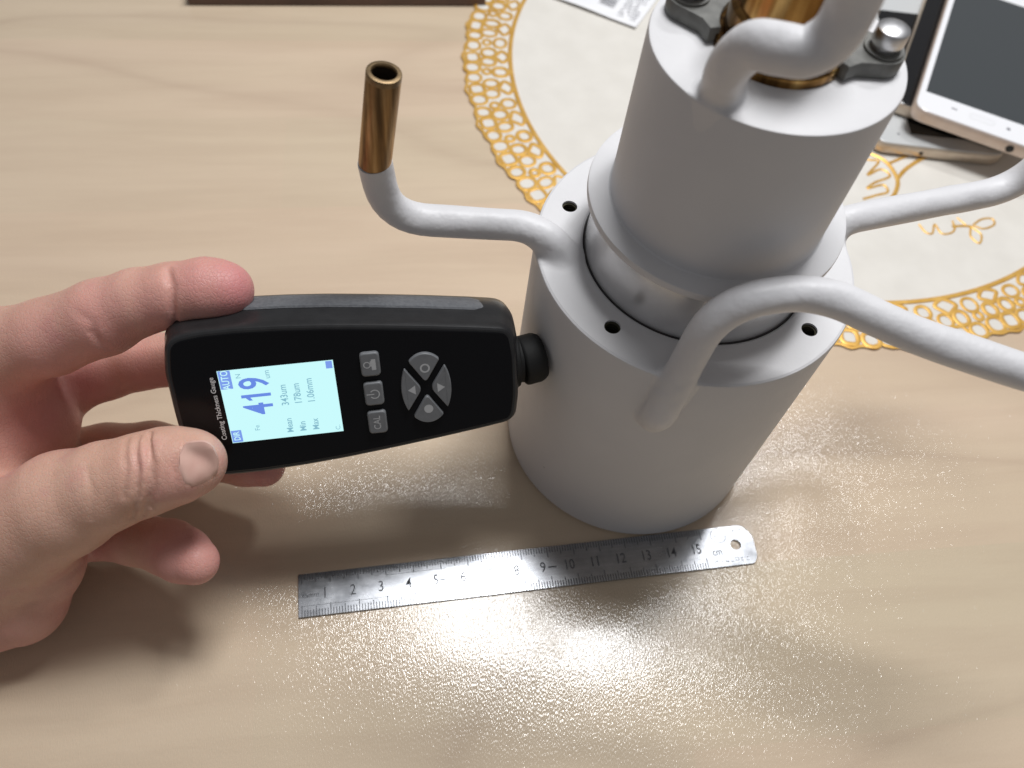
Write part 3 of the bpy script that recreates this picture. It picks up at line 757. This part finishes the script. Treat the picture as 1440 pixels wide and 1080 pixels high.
PALM = [(((-251.6, -25.4, 58.0), 30), ((-228.3, -38.5, 14.0), 25)), (((-228.3, -38.5, 14.0), 25), ((-208.7, -37.5, 0.0), 25)), (((-208.7, -37.5, 0.0), 25), ((-194.8, -35.2, -16.0), 24)),
        (((-200.6, -23.4, -24.0), 22), ((-163.4, 9.6, -20.0), 12.5)), (((-204.1, -32.2, -30.0), 20), ((-177.0, -11.0, -40.0), 12)), (((-204.4, -38.0, -26.0), 19), ((-188.6, -40.2, -41.0), 12)),
        (((-201.9, -44.6, -15.0), 19), ((-185.8, -46.5, -22.0), 12)), (((-198.8, -50.6, 6.0), 22), ((-175.2, -43.8, 4.0), 17)),
        (((-175.2, -43.8, 4.0), 17), ((-159.3, -50.6, 6.0), 10.5)), (((-189.4, -62.6, 4.0), 18), ((-170.2, -63.7, 6.0), 12.5)), (((-177.6, -46.6, 0.0), 14), ((-177.9, -14.6, -22.0), 12)),
        (((-177.9, -14.6, -22.0), 14), ((-163.6, -16.7, -27.0), 9.5)), (((-166.3, -1.8, -24.0), 12), ((-163.6, -16.7, -27.0), 9.5)), (((-163.6, -16.7, -27.0), 9), ((-168.3, -34.1, -34.0), 9))]
VOX = 0.68
allp = [q for f in FING.values() for q in f] + [q for ab in PALM for q in ab]
lo_ = np.min([np.array(p) - r for p, r in allp], axis=0) - 4; hi_ = np.max([np.array(p) + r for p, r in allp], axis=0) + 4
lo_[0] = max(lo_[0], -335)
dim = np.ceil((hi_ - lo_) / VOX).astype(int) + 1
AX = [lo_[i] + VOX * np.arange(dim[i]) for i in range(3)]
BIG = 14.0
def box(p0, p1, r):
    a = np.minimum(p0, p1) - r; b = np.maximum(p0, p1) + r; sl = []
    for i in range(3):
        i0 = int(np.clip(np.floor((a[i] - lo_[i]) / VOX), 0, dim[i])); i1 = int(np.clip(np.ceil((b[i] - lo_[i]) / VOX) + 1, 0, dim[i])); sl.append(slice(i0, i1))
    return tuple(sl)
def grid(sl):
    return np.meshgrid(*[AX[i][sl[i]].astype(np.float32) for i in range(3)], indexing='ij')
def smin(a, b, k):
    h = np.maximum(k - np.abs(a - b), 0) / k
    return np.minimum(a, b) - h * h * h * k / 6
def cone(sl, a, ra, b, rb):
    X, Y, Z = grid(sl); ba = np.array(b) - np.array(a); l2 = float(ba @ ba)
    px, py, pz = X - a[0], Y - a[1], Z - a[2]
    t = np.clip((px * ba[0] + py * ba[1] + pz * ba[2]) / l2, 0, 1)
    d = np.sqrt((px - t * ba[0]) ** 2 + (py - t * ba[1]) ** 2 + (pz - t * ba[2]) ** 2)
    return d - (ra + (rb - ra) * t)
def add(field, a, ra, b, rb, k):
    sl = box(np.array(a), np.array(b), max(ra, rb) + BIG)
    if any(s.stop <= s.start for s in sl): return
    field[sl] = smin(field[sl], np.minimum(cone(sl, a, ra, b, rb), BIG), k)
full = lambda: np.full(dim, BIG, np.float32)
palm = full()
for (a, ra), (b, rb) in PALM: add(palm, a, ra, b, rb, 13)
field = palm.copy()
KP = {'thumb': 11, 'index': 9, 'middle': 8, 'ring': 8, 'pinky': 8}
for nm, ch in FING.items():
    f = full()
    for (a, ra), (b, rb) in zip(ch[:-1], ch[1:]): add(f, a, ra, b, rb, 3.5)
    f = smin(f, palm, KP[nm])
    field = smin(field, f, 1.6)
    del f
# creases at the joints and across the thumb knuckle: shallow grooves along short curves
def groove2(pts, depth, width, wmin):
    P = [np.array(p, float) for p in pts]; g = np.array(pts, float)
    p0, p1 = g.min(0), g.max(0); p0[2] = wmin + 3 * width + 3; p1[2] = wmin + 20
    sl = box(p0, p1, width * 3 + 3); X, Y, Z = grid(sl); best = np.full(X.shape, 99, np.float32); run = 0
    for a, b in zip(P[:-1], P[1:]):
        ba = (b - a)[:2]; px, py = X - a[0], Y - a[1]
        t = np.clip((px * ba[0] + py * ba[1]) / (ba @ ba), 0, 1)
        best = np.minimum(best, np.hypot(px - t * ba[0], py - t * ba[1]))
    field[sl] += depth * np.exp(-(best / width) ** 2) * np.clip((Z - wmin) / 2, 0, 1)
def groove(pts, depth, width, reach=9):
    P = [np.array(p, float) for p in pts]
    sl = box(np.min(P, axis=0), np.max(P, axis=0), width * 3 + 3)
    if any(s.stop <= s.start for s in sl): return
    X, Y, Z = grid(sl); best = np.full(X.shape, 99, np.float32)
    for a, b in zip(P[:-1], P[1:]):
        ba = b - a; ba2 = ba * [1, 1, .16]; l2 = float(ba @ ba2)
        px, py, pz = X - a[0], Y - a[1], Z - a[2]
        t = np.clip((px * ba[0] + py * ba[1] + .16 * pz * ba[2]) / l2, 0, 1)
        best = np.minimum(best, np.sqrt((px - t * ba[0]) ** 2 + (py - t * ba[1]) ** 2 + .16 * (pz - t * ba[2]) ** 2))
    field[sl] += depth * np.exp(-(best / width) ** 2)
for pts_, dp in (([(-119.4, -0.1, 24.0), (-117.4, -2.5, 27.0), (-116.5, -7.0, 28.0), (-118.2, -14.1, 26.0), (-121.9, -22.6, 22.0)], .55),
              ([(-116.0, -0.8, 25.0), (-113.6, -3.5, 28.0), (-113.6, -8.7, 28.0), (-115.6, -14.9, 26.0), (-119.0, -22.5, 22.0)], .6),
              ([(-114.2, -2.2, 26.0), (-112.2, -6.0, 28.0), (-113.0, -11.8, 27.0), (-116.0, -18.7, 24.0)], .45),
              ([(-120.7, -2.5, 27.0), (-119.6, -6.5, 28.0), (-121.5, -13.6, 26.0)], .3), ([(-130.6, -7.7, 26.0), (-129.3, -12.2, 27.0), (-131.4, -19.5, 25.0)], .22)):
    groove2(pts_, dp * 1.7, .9, 16)
for g in ([(-104.5, 37.6, 0.0), (-103.4, 34.6, 4.0), (-104.2, 29.5, 4.0), (-105.1, 22.6, -0.0)],): groove(g, 1.3, 1.0)
for g in ([(-127.3, 23.0, 2.0), (-126.0, 19.4, 0.0), (-125.3, 14.8, -4.0)], [(-131.2, 29.4, 2.0), (-126.6, 26.2, 3.0), (-126.9, 19.5, 0.0)]): groove(g, .4, 1.1)
for g in ([(-134.1, -1.0, -30.0), (-133.7, -5.1, -28.0), (-135.8, -9.8, -30.0)],): groove(g, .6, 1.0)
for g in ([(-159.5, -41.7, 18.0), (-152.0, -41.6, 17.0), (-144.3, -43.2, 12.0)], [(-169.0, -53.6, 18.0), (-159.8, -53.7, 16.0), (-152.0, -55.8, 10.0)], [(-163.4, -48.0, 18.0), (-156.1, -48.0, 16.0), (-148.4, -50.3, 10.0)]): groove(g, .4, 1.3)
groove([(-99.5, -1.6, 24.0), (-103.0, -0.4, 26.0), (-105.6, -2.2, 27.5), (-107.3, -6.9, 28.0), (-108.0, -13.4, 26.0), (-107.0, -18.5, 23.0)], .6, .7)
pos, quads = surface_nets(field, lo_, VOX); nv = len(pos)
hand = thing("hand", "bare left hand holding the black gauge by its end, thumb on its face", "hand", GPOS, GR)
me = bpy.data.meshes.new("skin_body")
me.from_pydata((pos * MM).tolist(), [], quads.tolist())
# redness of fingertips and knuckle folds is in the skin itself
pk = np.zeros(nv)
for p, r, w in (((-86.9, 31.5, 0.0), 13, 1.0), ((-94.7, 34.1, 2.0), 14, .7), ((-112.1, -48.9, 14.0), 14, 1.0), ((-94.5, -41.1, -20.0), 12, .8), ((-100.6, -18.8, 20.0), 9, .35), ((-125.5, 24.8, 0.0), 16, .55), ((-142.1, 19.0, -0.0), 18, .45), ((-113.9, -4.6, 28.0), 9, .22), ((-161.7, -8.6, 0.0), 16, .5), ((-156.4, -8.4, -20.0), 20, .75), ((-145.4, -6.4, -28.0), 16, .7), ((-144.0, -50.4, -5.0), 16, .7), ((-173.3, -71.9, 10.0), 20, .55), ((-125.0, -3.6, -28.0), 14, .6), ((-107.7, 28.3, 0.0), 12, .6), ((-107.6, -11.4, 26.0), 8, .4), ((-157.1, -64.8, 8.0), 16, .5)):
    pk = np.maximum(pk, w * np.exp(-(np.linalg.norm(pos - np.array(p), axis=1) / r) ** 2))
at_ = me.attributes.new("redness", 'FLOAT', 'POINT'); at_.data.foreach_set("value", pk.astype(np.float32))
M_SKIN = mat("skin", (0.62, 0.40, 0.29), 0.46, spec=0.35)
n = N(M_SKIN); v = n.coords()
at = n.new("ShaderNodeAttribute"); at.attribute_name = "redness"
mott = n.noise(v, 75, 4, .6)
c = n.ramp(mott, [(0.3, (0.585, 0.345, 0.255)), (0.55, (0.65, 0.40, 0.305)), (0.75, (0.60, 0.315, 0.265))])
c = n.mix(n.math('MULTIPLY', at.outputs["Fac"], .9), c, (0.60, 0.225, 0.235))
n.set("Base Color", c)
n.b.inputs["Subsurface Weight"].default_value = 0.2
n.b.inputs["Subsurface Radius"].default_value = (1.0, 0.36, 0.2)
n.b.inputs["Subsurface Scale"].default_value = 0.0035
vl = n.coords((1, .55, 1), .5)
nb = n.bump(n.noise(vl, 380, 4, .65), 1.0, 0.17)
vo = n.new("ShaderNodeTexVoronoi", feature='DISTANCE_TO_EDGE'); vo.inputs["Scale"].default_value = 900; n.link(n.coords((1, .7, 1)), vo.inputs["Vector"])
nb = n.bump(n.ramp(vo.outputs["Distance"], [(0, (0, 0, 0)), (.12, (1, 1, 1))]), .7, 0.07, nb)
n.set("Normal", nb)
body = finish("skin_body", me, M_SKIN, hand, True, None)
print("HAND", nv, dim)
# nails: thin curved plates seated on the finger surface
M_NAIL = noisy("fingernail", (0.66, 0.40, 0.335), (0.70, 0.45, 0.375), 260, 0.34, spec=0.35)
def surf_w(u, v):
    iu = (u - lo_[0]) / VOX; iv = (v - lo_[1]) / VOX
    col = field[int(round(iu)), int(round(iv)), :]
    kk = np.nonzero(col < 0)[0]; k = kk[kk < dim[2] - 1].max()
    fa, fb = col[k], col[k + 1]
    return lo_[2] + VOX * (k + fa / (fa - fb))
def nail(axis0, axis1, width, name="nail"):
    a, b = np.array(axis0[:2], float), np.array(axis1[:2], float); L = np.linalg.norm(b - a); e = (b - a) / L; q = np.array([-e[1], e[0]])
    ns, nt = 16, 17; top, bot = [], []
    W = np.zeros((ns, nt))
    pts = np.zeros((ns, nt, 2))
    for i in range(ns):
        s = i / (ns - 1)
        hw = width / 2 * min(1.0, (1 - abs(2 * s - 1) ** 2.6) ** .42 + .02)
        for j in range(nt):
            p = a + e * s * L + q * (2 * j / (nt - 1) - 1) * hw; pts[i, j] = p; W[i, j] = surf_w(*p)
    W = np.maximum(W, W.max() - 4.5)
    for _ in range(3):
        W[1:-1, 1:-1] = (W[1:-1, 1:-1] * 2 + W[:-2, 1:-1] + W[2:, 1:-1] + W[1:-1, :-2] + W[1:-1, 2:]) / 6
    V, Fc = [], []
    for lay in (0, 1):
        for i in range(ns):
            for j in range(nt):
                ed = max(abs(2 * i / (ns - 1) - 1) ** 6, abs(2 * j / (nt - 1) - 1) ** 6)
                V.append((pts[i, j, 0], pts[i, j, 1], W[i, j] + (.46 - .5 * ed if lay == 0 else -.9)))
    g = ns * nt
    for lay in (0, 1):
        for i in range(ns - 1):
            for j in range(nt - 1): Fc.append(tuple(lay * g + x for x in (i * nt + j, i * nt + j + 1, (i + 1) * nt + j + 1, (i + 1) * nt + j)))
    ed = list(range(nt)) + [i * nt + nt - 1 for i in range(1, ns)] + [(ns - 1) * nt + j for j in range(nt - 2, -1, -1)] + [i * nt for i in range(ns - 2, 0, -1)]
    for x, y in zip(ed, ed[1:] + ed[:1]): Fc.append((x, y, y + g, x + g))
    return obj(name, V, Fc, M_NAIL, hand)
nail((-106.2, -7.9, 26.0), (-96.5, -8.1, 23.0), 11.6)
